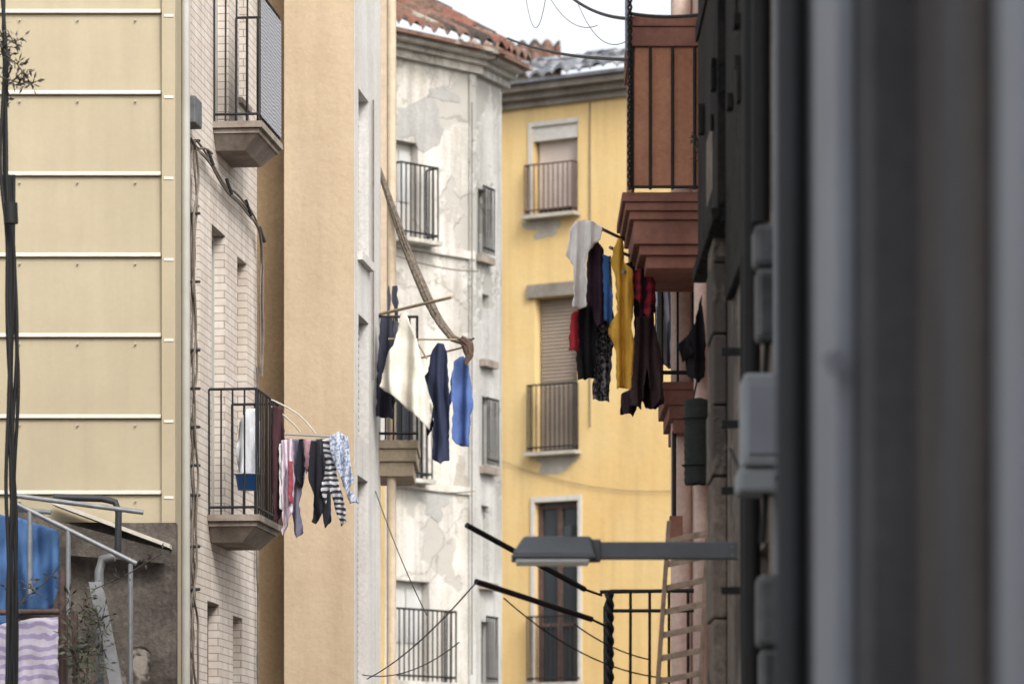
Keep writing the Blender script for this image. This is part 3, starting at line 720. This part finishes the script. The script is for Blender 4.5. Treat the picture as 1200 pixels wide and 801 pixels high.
cloth('navy_shirt',[(506,410),(512,402),(519,402),(524,412),(527,470),(526,538),(516,544),(506,536),(508,490),(504,478),(499,486),(500,455),(503,425)],35.7,fab('g_navy',C(58,64,90)),amp=.08,k=.32,seed=24)
cloth('navy_shirt',[(498,440),(506,430),(508,500),(500,512),(497,480)],35.9,fab('g_navy2',C(44,46,66)),amp=.04,k=.38,seed=25)
cloth('blue_shirt',[(532,424),(538,417),(544,417),(549,428),(552,446),(555,478),(551,492),(549,524),(534,520),(529,514),(531,470),(526,478),(528,445)],35.75,fab('g_blue',C(84,112,172,1.15)),amp=.08,k=.30,seed=26)
cloth('grey_towel',[(462,375),(468,378),(464,470),(458,478),(452,440)],35.95,fab('g_grey',C(104,106,114)),amp=.04,seed=27)
ra=group('rolled_awning')
cp=[(440,186,3),(450,215,4.5),(462,250,6),(474,285,7),(488,320,8.5),(502,352,10),(516,378,10.5),(530,396,9),(545,402,7),(552,398,5)]
def strip(name,cp,d0,d1,mat,parent,wk=1.0):
    m=M(); n=110; pts=[]
    def sm(f):
        x=f*(len(cp)-1); i=min(int(x),len(cp)-2); a=x-i
        return [cp[i][k]*(1-a)+cp[i+1][k]*a for k in range(3)]
    for i in range(n+1):
        f=i/n; u,v,w=sm(f); u2,v2,_=sm(min(1,f+.04)); u1,v1,_=sm(max(0,f-.04)); tx,ty=u2-u1,v2-v1; l=math.hypot(tx,ty) or 1
        nx_,ny_=-ty/l,tx/l; d=d0+(d1-d0)*f; row=[]
        for k in range(9):
            s=(k/8-.5)*2
            row.append(W(u+nx_*w*.55*wk*s,v+ny_*w*.55*wk*s,d)+Vector((0,-.022*math.cos(s*math.pi/2)+.010*math.sin(k*2.2+i*.06)+.006*noise.noise(Vector((i*.3,k,2))),0)))
        pts.append(row)
    for i in range(n):
        for k in range(8): m.quad([pts[i][k],pts[i+1][k],pts[i+1][k+1],pts[i][k+1]])
    o=m.build(name,mat,parent,smooth=True); s=o.modifiers.new('s','SOLIDIFY'); s.thickness=.012; return o
strip('canvas',cp,36.4,35.7,fab('awning_net',C(138,126,112),C(112,100,88),spots=True),ra,.88)
strip('knot',[(540,396,6),(548,404,10),(550,416,9),(545,428,3)],35.6,35.6,fab('awning_knot',C(112,92,80)),ra)
tubes('cord',[[W(438,180,36.4),W(440,100,36.5)],[W(548,400,35.6),W(556,396,35.6)]],.008,m_black,ra)
lr=group('clothes_rack')
dr=30.9
tubes('rods',[[W(322,508,dr),W(400,512,dr)],[W(325,514,dr+.3),W(398,517,dr+.2)],[W(400,512,dr),W(398,517,dr+.2)]],.007,m_nearl,lr)
tubes('wire_arms',[[W(318,468,dr),W(340,478,dr),W(358,492,dr),W(370,508,dr)],[W(318,476,dr+.1),W(340,490,dr+.1),W(352,506,dr+.1)]],.006,m_frame,lr,smooth=True)
G=[('maroon_towel',[(319,474),(331,478),(334,520),(332,600),(322,612),(318,560)],30.75,fab('l_maroon',C(84,56,62)),51),
('striped_towel',[(330,516),(343,514),(345,560),(342,600),(336,618),(331,628),(330,569)],30.7,fab('l_lilac',C(226,216,228,1.15),C(190,160,178),axis=0,period=.035),52),
('white_vest',[(327,520),(334,518),(336,560),(334,600),(328,596)],30.72,fab('l_white',C(236,232,234,1.1)),50),
('grey_leggings',[(343,515),(354,514),(357,560),(350,592),(356,624),(347,630),(342,600),(344,560)],30.9,fab('l_greyv',C(128,124,146)),53),
('red_sock',[(338,540),(343,540),(343,590),(338,588)],30.66,fab('l_red',C(170,76,88)),54),
('black_shirt',[(350,514),(356,514),(358,550),(354,572),(346,560)],30.85,fab('l_bl',C(48,50,60)),55),
('black_trousers',[(364,517),(374,515),(378,560),(380,596),(371,614),(366,612),(368,580),(361,560)],30.9,fab('l_bl2',C(48,48,56)),56),
('charcoal_shirt',[(370,514),(384,514),(386,560),(388,612),(380,618),(376,580),(372,550)],31.1,fab('l_ch',C(74,74,84)),57),
('striped_leggings',[(378,515),(388,514),(393,545),(398,570),(404,590),(406,612),(400,616),(392,592),(386,572),(381,590),(376,574),(382,545)],30.85,fab('l_st',C(226,226,230),C(70,72,84),axis=2,period=.045,duty=.5),58),
('blue_patterned_blouse',[(386,510),(398,506),(408,512),(410,540),(414,560),(410,572),(420,588),(410,590),(402,566),(395,550),(388,535)],30.8,fab('l_bp',C(210,218,232,1.1),C(140,158,196),spots=True),59),
('pink_top',[(355,514),(364,514),(365,545),(360,556),(356,548)],31.0,fab('l_pk',C(214,166,176)),60)]
for nme,poly,d,mt,sd in G: cloth(nme,poly,d,mt,amp=.04,k=.5,seed=sd,step=2.0)
cloth('white_laundry_bag',[(281,495),(290,480),(300,478),(306,500),(306,545),(298,556),(280,555),(276,530)],31.0,fab('bagw',C(232,235,240,1.15)),amp=.06,k=.25,seed=70,crumple=.4)
bt=group('blue_tub')
m=M(); c0=W(291,574,31.0); c1=W(291,556,31.0)
for i in range(24):
    a=i/24*6.2832;b=(i+1)/24*6.2832; e=lambda an,r,c:c+Vector((r*math.cos(an),r*.8*math.sin(an),0))
    m.quad([e(a,.085,c0),e(b,.085,c0),e(b,.105,c1),e(a,.105,c1)]); m.quad([e(a,.105,c1),e(b,.105,c1),e(b,.115,c1),e(a,.115,c1)]); m.quad([c0,e(b,.085,c0),e(a,.085,c0)])
m.build('bowl',m_bluep,bt,smooth=True)
tubes('white_rim',[[c1+Vector((.112*math.cos(i/24*6.2832),.09*math.sin(i/24*6.2832),.004)) for i in range(25)]],.006,m_frame,bt)

# ================= lower left terrace
tr=group('terrace_frame')
d=26.5
tubes('steel_tubes',[[W(15,580,d),W(168,600,d)],[W(15,588,d),W(160,660,d)],[W(15,596,d+.05),W(60,600,d)],[W(153,660,d),W(153,1000,d)],[W(35,598,d),W(35,695,d)],[W(80,620,d),W(80,720,d)]],.017,m_galv,tr)
tubes('duct_pipe',[[W(62,582,d+.3),W(120,584,d+.3),W(135,588,d+.3),W(139,600,d+.3),W(138,648,d+.3)]],.024,m_neard,tr,res=4)
tubes('elbow_pipe',[[W(118,801,d+.1),W(116,670,d+.1),W(120,655,d+.1),W(134,652,d+.1)]],.032,m_galv,tr,res=4)
tap('leaning_beam',W(140,820,d-.1),W(112,682,d-.1),.045,.04,m_galv,tr)
tubes('rusty_post',[[W(73,1100,d-.2),W(73,668,d-.2)]],.025,m_rust,tr)
tubes('crossbar',[[W(0,717,d-.2),W(75,716,d-.2)],[W(88,716,d),W(88,800,d)]],.02,m_rust,tr)
cloth('blue_tarp',[(-30,600),(15,604),(40,612),(69,622),(70,690),(62,712),(30,716),(10,730),(-30,740)],d+.5,fab('tarp_blue',C(74,122,180,1.0,.2)),amp=.07,k=.16,seed=81,step=3.5,crumple=.5,top=.7)
cloth('checked_cloth',[(-40,740),(5,730),(40,724),(68,722),(69,860),(-40,860)],d-.3,fab('check_lilac',C(208,200,216),C(172,158,194),axis=2,period=.07,duty=.55,check=1.5),amp=.05,k=.1,seed=82,step=4)
box('terrace_wall',FR(0,d+.9,1,0,1),X(-100,27.4),X(76,27.4),-.2,0,0,Z(640,27.4),m_rubble,tr)
def plant(name,branches,d,nleaf,ls,mleaf,spread,seed):
    g=group(name); rr=random.Random(seed); L=[]; m=M()
    for br_ in branches:
        pts=[W(u,v,d+rr.uniform(-.1,.1)) for u,v in br_]; L.append(pts)
        for i in range(nleaf):
            k=rr.random()*(len(pts)-1); j=min(int(k),len(pts)-2); p=pts[j].lerp(pts[j+1],k-j)
            dv=Vector((rr.gauss(0,1),rr.gauss(0,1),rr.gauss(.2,1))).normalized(); st=p+dv*rr.uniform(0,spread)
            if rr.random()<.3: L.append([p,st])
            ax=Vector((rr.gauss(0,1),rr.gauss(0,1),rr.gauss(0,1))).normalized(); sd=ax.cross(dv); sd=(sd.normalized() if sd.length>.01 else Vector((1,0,0)))
            l=ls*rr.uniform(.6,1.2); w=l*.16
            m.quad([st,st+dv*l*.45+sd*w,st+dv*l,st+dv*l*.45-sd*w])
    tubes('stems',L,.004,m_twig,g,res=1); m.build('leaves',mleaf,g,weld=False)
plant('olive_shrub',[[(100,810),(104,760),(98,720),(104,690)],[(96,810),(88,760),(84,720),(80,700)],[(110,800),(120,750),(112,712)],[(92,780),(110,740),(124,720)],[(100,790),(86,770),(82,745)]],26.2,70,.06,m_leaf,.10,3)
plant('climbing_branch',[[(15,720),(30,700),(48,686),(66,668)],[(5,690),(25,680),(50,700)],[(110,690),(150,672),(190,648)]],26.1,22,.05,m_leafd,.05,4)
plant('hanging_plant',[[(-10,10),(5,50),(10,90),(5,130)],[(0,60),(20,75),(38,100)],[(-5,40),(15,50),(26,45)],[(0,90),(25,98),(42,96)]],24,50,.06,m_leafd,.06,5)
plant('wall_weed',[[(812,185),(822,172),(830,160)],[(815,190),(832,178)],[(818,168),(816,160)]],23.6,16,.045,m_leaf,.03,6)
bc=group('cable_bundle')
L=[]
for k in range(7):
    L.append([W(3+k*1.6+6*noise.noise(Vector((v*.008,k*2.3,0)))+(6 if v>200 else 0)*min(1,(v-200)/100 if v>200 else 0),v,24+.02*k) for v in range(-40 if k<3 else 205,1100,30)])
tubes('cables',L,.012,m_black,bc,smooth=True)
tubes('splice_box',[[W(12,238,23.9),W(13,262,23.9)]],.045,m_black,bc)
oc=group('overhead_cables')
tubes('thick',[catenary(W(595,45,40),W(738,70,24),.05),catenary(W(668,-4,30),W(738,22,24),.04),catenary(W(738,16,24),W(830,16,23),.02),catenary(W(738,70,24),W(744,45,24),.02)],.011,m_black,oc)
tubes('thin',[catenary(W(640,-10,34),W(700,30,30),.12),catenary(W(672,-10,34),W(735,48,26),.18),catenary(W(615,-10,34),W(640,-5,33),.3)],.003,m_cable,oc)
tubes('twisted_drop',[[W(738,v,23.95)+Vector((.010*math.cos(v*.35+p),.010*math.sin(v*.35+p),0)) for v in range(-30,224,3)] for p in (0,3.14)],.008,m_black,oc)
tubes('aerial_pole',[[W(735,-60,24.2),W(735,60,24.2)]],.014,m_galv,oc)

# ================= world, sun, camera
w=bpy.data.worlds.new('World'); scene.world=w; w.use_nodes=True; nt=w.node_tree
bg=nt.nodes['Background']; sky=nt.nodes.new('ShaderNodeTexSky'); sky.sky_type='NISHITA'; sky.sun_disc=False
el=math.radians(42); az=math.radians(153)
sky.sun_elevation=el; sky.sun_rotation=az; sky.dust_density=6; sky.air_density=1.0; sky.ozone_density=1
hs=nt.nodes.new('ShaderNodeHueSaturation'); hs.inputs['Saturation'].default_value=.22; hs.inputs['Value'].default_value=2.15
nt.links.new(sky.outputs[0],hs.inputs['Color']); nt.links.new(hs.outputs[0],bg.inputs['Color']); bg.inputs['Strength'].default_value=.15
sd=bpy.data.lights.new('sun','SUN'); sd.energy=1.25; sd.angle=math.radians(14); sd.color=(1,.97,.935)
so=bpy.data.objects.new('sun',sd); COL.objects.link(so)
dirv=Vector((math.sin(az)*math.cos(el),math.cos(az)*math.cos(el),math.sin(el)))
so.rotation_euler=dirv.to_track_quat('Z','Y').to_euler()
cam=bpy.data.cameras.new('camera'); co=bpy.data.objects.new('camera',cam); COL.objects.link(co)
co.location=(0,0,CZ); co.rotation_euler=(math.pi/2,0,0)
cam.lens=135; cam.sensor_width=36; cam.shift_y=.4996; cam.clip_end=2000; cam.clip_start=.1
cam.dof.use_dof=True; cam.dof.focus_distance=29; cam.dof.aperture_fstop=3.0
scene.camera=co
scene.view_settings.view_transform='Standard'; scene.view_settings.look='None'; scene.view_settings.exposure=0
